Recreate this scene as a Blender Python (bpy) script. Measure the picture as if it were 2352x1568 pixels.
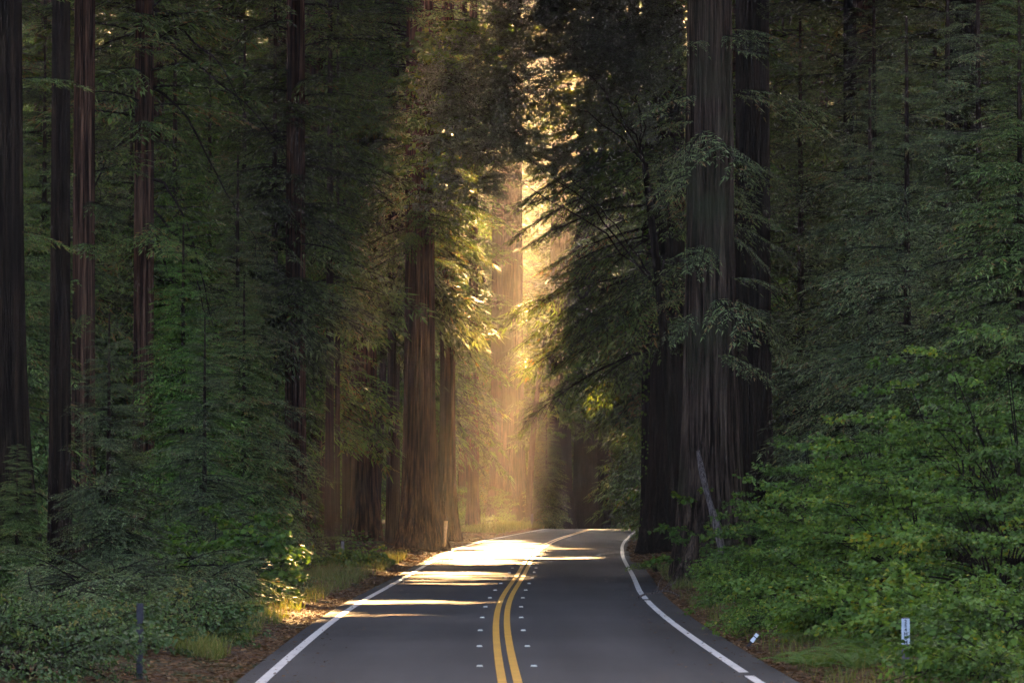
import bpy, math, random
import numpy as np
from mathutils import Vector

R = math.radians
S = bpy.context.scene
C = S.collection
for o in list(bpy.data.objects):
    bpy.data.objects.remove(o)

# ------------------------------------------------------------------ camera
CAM_H = 2.383
FPX = 9532.0            # focal length in pixels of a 2352 px wide print of the photograph
cam = bpy.data.objects.new('camera', bpy.data.cameras.new('camera'))
C.objects.link(cam)
cam.location = (0, 0, CAM_H)
cam.rotation_euler = (R(90 + 2.075), 0, 0)
cam.data.sensor_width = 36
cam.data.lens = 36 * FPX / 2352
cam.data.clip_start = 0.5
cam.data.clip_end = 3000
cam.data.dof.use_dof = True
cam.data.dof.focus_distance = 165
cam.data.dof.aperture_fstop = 7.0
S.camera = cam

# ------------------------------------------------------------------ light
SUN_EL, SUN_AZ = R(24), R(3.3)
SUN = np.array([math.sin(SUN_AZ) * math.cos(SUN_EL), math.cos(SUN_AZ) * math.cos(SUN_EL), math.sin(SUN_EL)])
world = bpy.data.worlds.new('World')
S.world = world
world.use_nodes = True
nt = world.node_tree
bgn = nt.nodes['Background']
sky = nt.nodes.new('ShaderNodeTexSky')
sky.sky_type = 'NISHITA'
sky.sun_disc = False
sky.sun_elevation = SUN_EL
sky.sun_rotation = SUN_AZ
sky.air_density = 0.25
sky.dust_density = 3.0
sky.ozone_density = 0.0
nt.links.new(sky.outputs[0], bgn.inputs[0])
bgn.inputs[1].default_value = 0.065
sun = bpy.data.objects.new('sun', bpy.data.lights.new('sun', 'SUN'))
C.objects.link(sun)
sun.data.energy = 5.0
sun.data.angle = R(0.5)
sun.data.color = (1.0, 0.57, 0.23)
sun.rotation_euler = Vector(-SUN).to_track_quat('-Z', 'Y').to_euler()
sun.location = (20, 200, 120)

S.view_settings.view_transform = 'Standard'
S.view_settings.look = 'None'
S.view_settings.exposure = 4.85
S.view_settings.gamma = 1
S.render.engine = 'CYCLES'
cy = S.cycles
cy.max_bounces = 5
cy.diffuse_bounces = 3
cy.glossy_bounces = 2
cy.transmission_bounces = 3
cy.volume_bounces = 0
cy.transparent_max_bounces = 8
cy.use_denoising = True
cy.denoiser = 'OPENIMAGEDENOISE'
cy.sample_clamp_indirect = 4
cy.caustics_reflective = False
cy.caustics_refractive = False
HAZE_DENSITY = 0.00016

# ------------------------------------------------------------------ the lie of the land
_d = np.array([-200, -60, 20, 51.9, 64.4, 78.9, 86.6, 94.3, 106.7, 119, 140, 160, 177.5, 207, 240, 277, 300, 320, 340, 400, 1000])
_x = np.array([8, 2.2, .35, -.03, -.149, -.225, -.2, -.158, .056, .25, .50, .80, 1.2, 2.15, 3.7, 5.55, 7.2, 9.2, 11.8, 24, 200])
_fd = np.arange(-200, 1000.1, 1.0)
_fx = np.interp(_fd, _d, _x)
_k = np.exp(-0.5 * (np.arange(-24, 25) / 8.0) ** 2); _k /= _k.sum()
_fx = np.convolve(np.pad(_fx, 24, mode='edge'), _k, mode='valid')

def road_x(d): return np.interp(d, _fd, _fx)
def road_z(d):
    d = np.asarray(d, float)
    t = np.clip(d - 262, 0, 80)
    return -1.5 * (t / 70.0) ** 2 - np.clip(d - 342, 0, 100) * 0.01
def half_right(d): return 3.12 + 0.35 * np.clip((np.asarray(d, float) - 100) / 70, 0, 1) - 0.4 * np.clip((np.asarray(d, float) - 215) / 50, 0, 1)
def half_left(d): return 3.12 + 0.3 * np.clip((np.asarray(d, float) - 100) / 70, 0, 1) - 0.4 * np.clip((np.asarray(d, float) - 200) / 60, 0, 1)

def _hash2(ix, iy, seed):
    h = np.sin(ix * 127.1 + iy * 311.7 + seed * 74.7) * 43758.5453
    return h - np.floor(h)
def noise2(x, y, seed=0):
    x = np.asarray(x, float); y = np.asarray(y, float)
    ix, iy = np.floor(x), np.floor(y)
    fx, fy = x - ix, y - iy
    fx = fx * fx * (3 - 2 * fx); fy = fy * fy * (3 - 2 * fy)
    a = _hash2(ix, iy, seed); b = _hash2(ix + 1, iy, seed); c = _hash2(ix, iy + 1, seed); d = _hash2(ix + 1, iy + 1, seed)
    return (a * (1 - fx) + b * fx) * (1 - fy) + (c * (1 - fx) + d * fx) * fy

def ground_z(x, d):
    x = np.asarray(x, float); d = np.asarray(d, float)
    s = x - road_x(d)
    a = np.abs(s)
    z = road_z(d) - 0.035
    off = np.clip(a - 3.75, 0, None)
    bank = np.where(s > 0, 1.5 * (1 - np.exp(-(off / 5.0) ** 1.6)) + 0.05 * np.clip(a - 9, 0, 60),
                    0.12 * (1 - np.exp(-(off / .5) ** 2)) + 0.35 * (1 - np.exp(-(off / 6.0) ** 2)) + 0.03 * np.clip(a - 9, 0, 60))
    fade = 1 - 0.5 * np.clip((d - 120) / 60, 0, 1)
    z = z + bank * np.where(s > 0, fade, 1)
    rough = np.clip((a - 4.0) / 2.5, 0, 1)
    z = z + rough * (0.22 * (noise2(x / 2.7, d / 3.1, 3) - .5) + 0.09 * (noise2(x / .8, d / .9, 5) - .5))
    # wooded hillside round the far end and the sides
    hill = np.clip((d - 440) / 260, 0, 1) ** 1.2 * 130 + np.clip((a - 75) / 190, 0, 1) ** 1.3 * 55
    return z + hill

def at(px, d):          # lateral place of something seen at column px of the 2352 px print, d metres away
    return (px - 1176) / FPX * d
def up(py, d):          # its height
    return CAM_H + (1130 - py) / FPX * d

# ------------------------------------------------------------------ materials
def new_mat(name):
    m = bpy.data.materials.new(name); m.use_nodes = True
    t = m.node_tree
    return m, t, t.nodes['Principled BSDF'], t.nodes['Material Output']
def ramp(t, stops, fac=None):
    r = t.nodes.new('ShaderNodeValToRGB')
    e = r.color_ramp.elements
    while len(e) < len(stops): e.new(0.5)
    for k, (p, c) in enumerate(stops):
        e[k].position = p; e[k].color = (*c, 1)
    if fac is not None: t.links.new(fac, r.inputs[0])
    return r
def tex(t, scale, coord='Object', detail=4, rough=.55, mapscale=None, kind='ShaderNodeTexNoise'):
    tc = t.nodes.new('ShaderNodeTexCoord')
    n = t.nodes.new(kind)
    src = tc.outputs[coord]
    if mapscale:
        mp = t.nodes.new('ShaderNodeMapping'); mp.inputs['Scale'].default_value = mapscale
        t.links.new(src, mp.inputs[0]); src = mp.outputs[0]
    t.links.new(src, n.inputs['Vector'])
    n.inputs['Scale'].default_value = scale
    if 'Detail' in n.inputs: n.inputs['Detail'].default_value = detail
    if 'Roughness' in n.inputs: n.inputs['Roughness'].default_value = rough
    return n
def mixc(t, fac, a, b, mode='MIX'):
    m = t.nodes.new('ShaderNodeMix'); m.data_type = 'RGBA'; m.blend_type = mode
    for k, v in ((0, fac), (6, a), (7, b)):
        if hasattr(v, 'is_output'): t.links.new(v, m.inputs[k])
        else: m.inputs[k].default_value = v if k == 0 else (*v, 1)
    return m.outputs[2]
def bump(t, h, strength, dist, b):
    n = t.nodes.new('ShaderNodeBump'); n.inputs['Strength'].default_value = strength; n.inputs['Distance'].default_value = dist
    t.links.new(h, n.inputs['Height']); t.links.new(n.outputs[0], b.inputs['Normal'])

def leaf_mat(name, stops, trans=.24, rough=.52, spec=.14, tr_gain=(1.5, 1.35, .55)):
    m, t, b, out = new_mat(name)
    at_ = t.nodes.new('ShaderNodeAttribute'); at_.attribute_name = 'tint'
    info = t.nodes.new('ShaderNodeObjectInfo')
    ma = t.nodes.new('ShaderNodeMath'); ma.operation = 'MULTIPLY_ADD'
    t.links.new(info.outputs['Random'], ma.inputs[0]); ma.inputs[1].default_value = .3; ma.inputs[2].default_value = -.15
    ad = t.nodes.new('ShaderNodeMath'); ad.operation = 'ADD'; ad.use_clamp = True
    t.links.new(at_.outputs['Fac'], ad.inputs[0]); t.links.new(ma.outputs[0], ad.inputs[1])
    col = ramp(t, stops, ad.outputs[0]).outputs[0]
    t.links.new(col, b.inputs['Base Color'])
    b.inputs['Roughness'].default_value = rough
    b.inputs['Specular IOR Level'].default_value = spec
    tr = t.nodes.new('ShaderNodeBsdfTranslucent')
    t.links.new(mixc(t, 1.0, col, tr_gain, 'MULTIPLY'), tr.inputs[0])
    mx = t.nodes.new('ShaderNodeMixShader'); mx.inputs[0].default_value = trans
    t.links.new(b.outputs[0], mx.inputs[1]); t.links.new(tr.outputs[0], mx.inputs[2])
    t.links.new(mx.outputs[0], out.inputs[0])
    return m

def bark_mat(name, dark, mid, light, moss=None, fib=1.0):
    m, t, b, out = new_mat(name)
    n1 = tex(t, 1.0, mapscale=(11 * fib, 11 * fib, .4), detail=7, rough=.6)
    n2 = tex(t, 1.0, mapscale=(30 * fib, 30 * fib, 1.3), detail=3)
    n3 = tex(t, .35, detail=3)
    c = ramp(t, [(.41, dark), (.5, mid), (.63, light)], n1.outputs[0]).outputs[0]
    c2 = ramp(t, [(.35, (.45, .45, .45)), (.65, (1.2, 1.15, 1.1))], n2.outputs[0]).outputs[0]
    c = mixc(t, 1.0, c, c2, 'MULTIPLY')
    if moss:
        f = ramp(t, [(.5, (0, 0, 0)), (.66, (1, 1, 1))], n3.outputs[0]).outputs[0]
        c = mixc(t, f, c, moss)
    t.links.new(c, b.inputs['Base Color'])
    b.inputs['Roughness'].default_value = .9
    b.inputs['Specular IOR Level'].default_value = .04
    hs = t.nodes.new('ShaderNodeMath'); hs.operation = 'ADD'
    t.links.new(n1.outputs[0], hs.inputs[0]); t.links.new(n2.outputs[0], hs.inputs[1])
    bump(t, hs.outputs[0], 1.0, .12, b)
    return m

M = {}
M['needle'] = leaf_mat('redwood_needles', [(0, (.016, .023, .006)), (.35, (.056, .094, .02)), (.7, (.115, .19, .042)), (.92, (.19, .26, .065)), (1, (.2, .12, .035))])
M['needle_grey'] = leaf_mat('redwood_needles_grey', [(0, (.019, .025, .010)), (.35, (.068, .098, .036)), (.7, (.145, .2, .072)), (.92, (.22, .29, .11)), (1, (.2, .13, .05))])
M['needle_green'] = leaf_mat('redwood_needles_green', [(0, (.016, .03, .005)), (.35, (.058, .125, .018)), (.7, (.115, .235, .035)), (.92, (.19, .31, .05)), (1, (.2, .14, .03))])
M['maple'] = leaf_mat('maple_leaves', [(0, (.03, .06, .012)), (.5, (.06, .125, .02)), (.85, (.095, .175, .025)), (1, (.15, .19, .02))], trans=.45)
M['shrub'] = leaf_mat('thimbleberry_leaves', [(0, (.026, .05, .009)), (.35, (.06, .118, .02)), (.7, (.1, .18, .03)), (.94, (.16, .24, .032)), (1, (.22, .22, .022))], trans=.3, rough=.6)
M['oak'] = leaf_mat('tanoak_leaves', [(0, (.025, .038, .016)), (.5, (.055, .085, .034)), (.9, (.09, .13, .055)), (1, (.11, .14, .03))], trans=.18, rough=.32, spec=.6)
M['huckleberry'] = leaf_mat('huckleberry_leaves', [(0, (.014, .026, .006)), (.4, (.036, .068, .015)), (.75, (.062, .11, .025)), (.94, (.1, .16, .04)), (1, (.16, .14, .03))], trans=.25, rough=.55, spec=.25)
M['fern'] = leaf_mat('fern_fronds', [(0, (.03, .06, .012)), (.6, (.07, .13, .026)), (1, (.13, .18, .03))], trans=.35)
M['grass'] = leaf_mat('grass_blades', [(0, (.05, .07, .015)), (.5, (.09, .12, .025)), (.8, (.16, .14, .05)), (1, (.22, .17, .07))], trans=.4)
M['duff'] = leaf_mat('duff_litter', [(0, (.04, .02, .009)), (.5, (.11, .058, .026)), (.85, (.19, .11, .048)), (1, (.26, .17, .08))], trans=.1, rough=.8, spec=.1)
M['bark_red'] = bark_mat('redwood_bark_red', (.012, .006, .004), (.06, .03, .017), (.14, .078, .044))
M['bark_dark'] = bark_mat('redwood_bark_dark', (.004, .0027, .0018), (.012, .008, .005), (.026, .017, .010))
M['bark_grey'] = bark_mat('redwood_bark_grey', (.009, .006, .004), (.042, .028, .018), (.105, .074, .048), moss=(.035, .04, .018))
M['bark_thin'] = bark_mat('young_bark', (.012, .009, .007), (.04, .027, .019), (.075, .05, .034), fib=3)
M['bark_pale'] = bark_mat('pale_dead_wood', (.07, .056, .047), (.17, .14, .12), (.28, .24, .21), fib=3)
M['bark_moss'] = bark_mat('mossy_bark', (.02, .026, .008), (.07, .085, .02), (.13, .14, .04), fib=3)
M['twig'] = bark_mat('twig_wood', (.010, .008, .007), (.026, .02, .015), (.045, .034, .026), fib=6)

# ground
m, t, b, out = new_mat('forest_floor')
n1 = tex(t, .35, detail=5); n2 = tex(t, 3.0, detail=6, rough=.7); n3 = tex(t, 18, detail=4, rough=.7)
c = ramp(t, [(.3, (.022, .013, .008)), (.5, (.055, .032, .018)), (.72, (.10, .062, .034))], n2.outputs[0]).outputs[0]
g = ramp(t, [(.3, (.018, .026, .008)), (.7, (.04, .055, .016))], n3.outputs[0]).outputs[0]
f = ramp(t, [(.48, (0, 0, 0)), (.62, (1, 1, 1))], n1.outputs[0]).outputs[0]
c = mixc(t, f, c, g)
c = mixc(t, 1.0, c, ramp(t, [(.3, (.5, .5, .5)), (.7, (1.3, 1.25, 1.2))], n3.outputs[0]).outputs[0], 'MULTIPLY')
t.links.new(c, b.inputs['Base Color']); b.inputs['Roughness'].default_value = .95; b.inputs['Specular IOR Level'].default_value = .1
bump(t, n3.outputs[0], .9, .05, b)
M['ground'] = m
# asphalt
m, t, b, out = new_mat('asphalt')
n1 = tex(t, 1.0, detail=4, mapscale=(.9, .05, 1)); n2 = tex(t, 60, detail=3); n3 = tex(t, .12, detail=3)
c = ramp(t, [(.3, (.0255, .025, .0235)), (.7, (.0445, .0435, .0405))], n1.outputs[0]).outputs[0]
c = mixc(t, 1.0, c, ramp(t, [(.3, (.72, .72, .72)), (.7, (1.25, 1.25, 1.25))], n2.outputs[0]).outputs[0], 'MULTIPLY')
c = mixc(t, 1.0, c, ramp(t, [(.35, (.8, .8, .8)), (.65, (1.17, 1.16, 1.14))], n3.outputs[0]).outputs[0], 'MULTIPLY')
t.links.new(c, b.inputs['Base Color'])
b.inputs['Roughness'].default_value = .82; b.inputs['Specular IOR Level'].default_value = .14
bump(t, n2.outputs[0], .35, .012, b)
M['asphalt'] = m
def paint_mat(name, col, wear):
    m, t, b, out = new_mat(name)
    n = tex(t, 14, detail=6, rough=.7); n2 = tex(t, 1.2, detail=4)
    a = mixc(t, ramp(t, [(wear, (1, 1, 1)), (wear + .1, (0, 0, 0))], n.outputs[0]).outputs[0], col, (.09, .085, .08))
    a = mixc(t, 1.0, a, ramp(t, [(.3, (.8, .8, .8)), (.7, (1.08, 1.08, 1.08))], n2.outputs[0]).outputs[0], 'MULTIPLY')
    t.links.new(a, b.inputs['Base Color']); b.inputs['Roughness'].default_value = .55
    return m
M['yellow'] = paint_mat('yellow_road_paint', (.46, .24, .018), .33)
M['white'] = paint_mat('white_road_paint', (.46, .44, .39), .33)
def plain(name, col, rough=.6, spec=.4, var=.2, scale=8):
    m, t, b, out = new_mat(name)
    n = tex(t, scale, detail=4)
    lo, hi = tuple(v * (1 - var) for v in col), tuple(v * (1 + var) for v in col)
    t.links.new(ramp(t, [(.3, lo), (.7, hi)], n.outputs[0]).outputs[0], b.inputs['Base Color'])
    b.inputs['Roughness'].default_value = rough; b.inputs['Specular IOR Level'].default_value = spec
    return m
M['marker_white'] = plain('ceramic_marker', (.4, .39, .365), .35)
M['reflector'] = plain('reflector_face', (.55, .5, .3), .2, .6)
M['post_dark'] = plain('weathered_post', (.026, .024, .026), .7, .3, .35, 20)
M['post_grey'] = plain('grey_post', (.11, .12, .13), .6, .3, .25, 20)
M['post_wood'] = plain('wooden_post', (.075, .066, .06), .85, .2, .4, 25)
M['sign_white'] = plain('sign_face', (.4, .44, .44), .5, .4, .12, 14)
M['sign_ink'] = plain('sign_ink', (.03, .035, .04), .6)
M['bright_white'] = plain('white_plastic', (.78, .78, .76), .4)
M['pale_wood'] = plain('split_pale_wood', (.55, .38, .22), .8, .2, .25, 12)

# ------------------------------------------------------------------ mesh helpers
def tag(o, label=None, cat=None, group=None, kind=None):
    if label: o['label'] = label
    if cat: o['category'] = cat
    if group: o['group'] = group
    if kind: o['kind'] = kind
    return o
def link(name, me, parent=None, loc=(0, 0, 0)):
    o = bpy.data.objects.new(name, me); C.objects.link(o); o.location = loc
    if parent is not None: o.parent = parent
    return o
def empty(name, loc, rz=0, label=None, cat=None, group=None):
    o = bpy.data.objects.new(name, None); C.objects.link(o)
    o.location = loc; o.rotation_euler = (0, 0, rz); o.empty_display_size = .3
    return tag(o, label, cat, group)
def mesh_raw(name, verts, faces4, mats, midx=None, tint=None, smooth=False):
    verts = np.asarray(verts, np.float32).reshape(-1, 3); faces4 = np.asarray(faces4, np.int32).reshape(-1, 4)
    me = bpy.data.meshes.new(name)
    n = len(faces4)
    me.vertices.add(len(verts)); me.vertices.foreach_set('co', verts.ravel())
    me.loops.add(n * 4); me.loops.foreach_set('vertex_index', faces4.ravel())
    me.polygons.add(n)
    me.polygons.foreach_set('loop_start', np.arange(0, n * 4, 4, dtype=np.int32))
    try: me.polygons.foreach_set('loop_total', np.full(n, 4, np.int32))
    except Exception: pass
    for mm in mats: me.materials.append(mm)
    if midx is not None: me.polygons.foreach_set('material_index', np.asarray(midx, np.int32))
    if smooth: me.polygons.foreach_set('use_smooth', np.ones(n, bool))
    if tint is not None:
        a = me.attributes.new('tint', 'FLOAT', 'FACE'); a.data.foreach_set('value', np.asarray(tint, np.float32))
    me.update(calc_edges=True)
    return me
def quads_mesh(name, q, mats, midx=None, tint=None):
    q = np.asarray(q, np.float32).reshape(-1, 4, 3)
    return mesh_raw(name, q.reshape(-1, 3), np.arange(len(q) * 4).reshape(-1, 4), mats, midx, tint)
def grid_faces(nr, nc, wrap):
    i = np.arange(nr - 1)[:, None]; j = np.arange(nc if wrap else nc - 1)[None, :]
    j2 = (j + 1) % nc
    return np.stack([i * nc + j, i * nc + j2, (i + 1) * nc + j2, (i + 1) * nc + j], -1).reshape(-1, 4)

def trunk_mesh(name, r0, r1, H, mat, seed, flare=0., flare_h=1.5, flutes=9, amp=.05, lean=(0, 0), bend=0., seg=72, rings=70, sink=.6):
    """A tapering, fluted trunk: r0 at breast height, r1 at the top, flare added at the ground."""
    rg = np.random.default_rng(seed)
    z = np.concatenate([[-sink], np.linspace(0, 1, rings) ** 1.6 * H])
    th = np.linspace(0, 2 * np.pi, seg, endpoint=False)
    Z, T = np.meshgrid(z, th, indexing='ij')
    zz = np.clip(Z, 0, None)
    rad = r0 + (r1 - r0) * (zz / H)
    fl = flare * np.exp(-zz / flare_h)
    p1, p2, p3, p4 = rg.random(4) * 6.28
    tw = .012 * zz
    ridge = (np.sin(flutes * T + p1 + tw * 3 + .6 * np.sin(2 * T + p2)) * .5 + np.sin((flutes * 2 + 3) * T + p3 + tw * 7) * .3
             + np.sin((flutes * 3 + 7) * T + p4 - tw * 9 + .5 * np.sin(zz * .4)) * .2)
    lump = noise2(T * 2.2 + 10, Z / 3.0, seed) - .5
    butt = .5 + .5 * np.sin(5 * T + p2) * .6 + .4 * np.sin(3 * T + p4)
    rad = rad * (1 + amp * ridge + amp * .8 * lump) + fl * (.55 + .6 * butt)
    cx = lean[0] * zz + bend * np.sin(zz / H * np.pi)
    cyy = lean[1] * zz
    V = np.stack([cx + rad * np.cos(T), cyy + rad * np.sin(T), Z], -1)
    return mesh_raw(name, V.reshape(-1, 3), grid_faces(len(z), seg, True), [mat], smooth=True)

def tube_quads(P, r, n=5):
    P = np.asarray(P, float); r = np.asarray(r, float)
    T = np.gradient(P, axis=0); T /= np.linalg.norm(T, axis=1, keepdims=True) + 1e-9
    ref = np.where(np.abs(T[:, 2:3]) > .9, np.array([[1., 0, 0]]), np.array([[0, 0, 1.]]))
    A = np.cross(T, ref); A /= np.linalg.norm(A, axis=1, keepdims=True) + 1e-9
    B = np.cross(T, A)
    th = np.linspace(0, 2 * np.pi, n, endpoint=False)
    V = P[:, None] + r[:, None, None] * (np.cos(th)[None, :, None] * A[:, None] + np.sin(th)[None, :, None] * B[:, None])
    f = grid_faces(len(P), n, True)
    return V.reshape(-1, 3)[f]

# ------------------------------------------------------------------ foliage templates, unit length along +X
def conifer_branch(seed, nb=16, step=.03, tl=.075, tw=.24, spread=.44, droop=.28):
    rg = np.random.default_rng(seed)
    n = 9
    t = np.linspace(0, 1, n)
    ax = np.stack([t * (1 - .06 * droop), .05 * np.sin(t * 3 + rg.random() * 6) * t, .10 * t - droop * t ** 2.2], -1)
    wood = [tube_quads(ax, .010 * (1 - t) + .0018, 4)]
    K, TI = [], []
    def pos(u): return np.array([np.interp(u, t, ax[:, k]) for k in range(3)])
    us = np.linspace(.10, .985, nb) + rg.normal(0, .012, nb)
    for i, u in enumerate(us):
        for sgn in (1, -1):
            if rg.random() < .14: continue
            L = spread * (1.02 - u) ** .75 * (.35 + .65 * min(1, u / .3)) * rg.uniform(.65, 1.15) + .05
            a = sgn * R(rg.uniform(48, 66) - 20 * u)
            d0 = np.array([math.cos(a), math.sin(a), rg.uniform(-.12, .12)])
            m = max(3, int(L / step))
            v = np.linspace(0, 1, m)
            base = pos(min(max(u, 0), 1))
            pts = base + np.outer(v * L, d0)
            pts[:, 2] -= (rg.uniform(.15, .5) * L) * v ** 1.8
            pts[:, 0] += .12 * L * v ** 2
            wood.append(tube_quads(pts[::max(1, m // 3)] if m > 4 else pts, np.full(len(pts[::max(1, m // 3)]) if m > 4 else m, .0022), 3))
            bt = rg.uniform(-.2, .2)
            tan = np.gradient(pts, axis=0); tan /= np.linalg.norm(tan, axis=1, keepdims=True)
            side = np.cross(tan, [0, 0, 1.0]); side /= np.linalg.norm(side, axis=1, keepdims=True) + 1e-9
            for k in range(m):
                for s2 in (1, -1):
                    l = tl * rg.uniform(.6, 1.2) * (1.0 - .45 * v[k])
                    b2 = R(rg.uniform(38, 62))
                    dr = tan[k] * math.cos(b2) + s2 * side[k] * math.sin(b2)
                    dr[2] -= rg.uniform(.0, .5)
                    dr /= np.linalg.norm(dr)
                    w = np.cross(dr, [0, 0, .8] + rg.normal(0, .8, 3)); w /= np.linalg.norm(w) + 1e-9
                    p = pts[k]
                    K.append([p, p + dr * l * .42 + w * l * tw * .5, p + dr * l, p + dr * l * .42 - w * l * tw * .5])
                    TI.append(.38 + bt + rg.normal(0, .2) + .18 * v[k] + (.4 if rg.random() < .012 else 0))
            l = tl * 1.1
            p = pts[-1]; dr = tan[-1]; w = side[-1]
            K.append([p, p + dr * l * .4 + w * l * tw * .5, p + dr * l, p + dr * l * .4 - w * l * tw * .5]); TI.append(.62 + bt)
    return dict(leaf=np.array(K), tint=np.array(TI), wood=np.concatenate(wood))

def coarse_branch(seed, n=64):
    rg = np.random.default_rng(seed)
    u = rg.uniform(.12, 1.0, n); a = rg.uniform(-1, 1, n)
    p = np.stack([u, a * .42 * (1.1 - u), .08 * u - .25 * u ** 2 + rg.normal(0, .05, n)], -1)
    dr = np.stack([rg.uniform(.2, 1, n), a + rg.normal(0, .3, n), rg.uniform(-.5, .2, n)], -1); dr /= np.linalg.norm(dr, axis=1, keepdims=True)
    w = np.cross(dr, np.array([0, 0, 1.]) + rg.normal(0, .5, (n, 3))); w /= np.linalg.norm(w, axis=1, keepdims=True)
    l = rg.uniform(.10, .2, n)[:, None]
    K = np.stack([p, p + dr * l * .45 + w * l * .28, p + dr * l, p + dr * l * .45 - w * l * .28], 1)
    t = np.linspace(0, 1, 5)
    ax = np.stack([t, 0 * t, .08 * t - .25 * t ** 2], -1)
    return dict(leaf=K, tint=.4 + rg.normal(0, .15, n), wood=tube_quads(ax, .010 * (1 - t) + .002, 3))

def leaf_quads(p, dr, nrm, l, wid, fold):
    """Two quads folded on the midrib for each leaf."""
    w = np.cross(dr, nrm); w /= np.linalg.norm(w, axis=1, keepdims=True) + 1e-9
    l = l[:, None]; h = nrm * l * fold
    tip = p + dr * l
    a1 = p + dr * l * .28 + w * l * wid * .5 + h; a2 = p + dr * l * .68 + w * l * wid * .42 + h
    b1 = p + dr * l * .28 - w * l * wid * .5 + h; b2 = p + dr * l * .68 - w * l * wid * .42 + h
    return np.stack([np.stack([p, a1, a2, tip], 1), np.stack([p, tip, b2, b1], 1)], 1).reshape(-1, 4, 3)

def broad_branch(seed, n=110, leaf=.082, wid=.85, flat=.35, ntw=9, droop=.15):
    rg = np.random.default_rng(seed)
    t = np.linspace(0, 1, 8)
    ax = np.stack([t, .08 * np.sin(t * 4 + rg.random() * 6) * t, .14 * t - droop * t ** 2], -1)
    wood = [tube_quads(ax, .009 * (1 - t) + .002, 4)]
    P = []
    for i in range(ntw):
        u = .15 + .85 * (i + rg.random() * .8) / ntw
        u = min(u, 1)
        b = np.array([np.interp(u, t, ax[:, k]) for k in range(3)])
        a = R(rg.uniform(25, 70)) * (1 if i % 2 else -1)
        L = rg.uniform(.2, .45) * (1.15 - .5 * u)
        d0 = np.array([math.cos(a), math.sin(a), rg.uniform(-.15, .3)])
        e = b + d0 * L
        wood.append(tube_quads(np.array([b, (b + e) / 2 + [0, 0, .01], e]), np.array([.0035, .003, .0015]), 3))
        k = max(2, n // ntw)
        v = np.sqrt(rg.uniform(.05, 1, k))
        P.append(b + np.outer(v, d0 * L) + rg.normal(0, .03, (k, 3)))
    P = np.concatenate(P); k = len(P)
    a = rg.uniform(0, 6.28, k)
    dr = np.stack([np.cos(a) + .9, np.sin(a), rg.uniform(-1.3, -.1, k)], -1); dr /= np.linalg.norm(dr, axis=1, keepdims=True)
    nr = np.array([0, 0, 1.]) + rg.normal(0, flat, (k, 3))
    nr -= dr * (nr * dr).sum(1, keepdims=True); nr /= np.linalg.norm(nr, axis=1, keepdims=True)
    q = leaf_quads(P, dr, nr, leaf * rg.uniform(.55, 1.2, k), wid, .08)
    ti = np.repeat(.45 + rg.normal(0, .17, k) + (rg.random(k) < .04) * .4, 2)
    return dict(leaf=q, tint=ti, wood=np.concatenate(wood))

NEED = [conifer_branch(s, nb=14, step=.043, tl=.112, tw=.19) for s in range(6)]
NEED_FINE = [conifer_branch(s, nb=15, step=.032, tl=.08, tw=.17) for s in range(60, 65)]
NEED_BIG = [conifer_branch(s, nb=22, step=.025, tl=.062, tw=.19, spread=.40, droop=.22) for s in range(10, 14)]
COARSE = [coarse_branch(s) for s in range(4)]
BROAD = [broad_branch(s) for s in range(20, 25)]
BROAD_SMALL = [broad_branch(s, n=110, leaf=.07, wid=.6, flat=.5, ntw=14) for s in range(30, 34)]
TAN = [broad_branch(s, n=70, leaf=.10, wid=.5, flat=.6, ntw=12) for s in range(50, 54)]
BROAD_FLAT = [broad_branch(s, n=70, leaf=.13, wid=.95, flat=.22, droop=.22) for s in range(40, 44)]

def rots(az, pitch, roll):
    ca, sa, cp, sp, cr, sr = np.cos(az), np.sin(az), np.cos(pitch), np.sin(pitch), np.cos(roll), np.sin(roll)
    o, z = np.ones_like(ca), np.zeros_like(ca)
    Rz = np.stack([np.stack([ca, -sa, z], -1), np.stack([sa, ca, z], -1), np.stack([z, z, o], -1)], 1)
    Ry = np.stack([np.stack([cp, z, -sp], -1), np.stack([z, o, z], -1), np.stack([sp, z, cp], -1)], 1)
    Rx = np.stack([np.stack([o, z, z], -1), np.stack([z, cr, -sr], -1), np.stack([z, sr, cr], -1)], 1)
    return Rz @ Ry @ Rx

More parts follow.
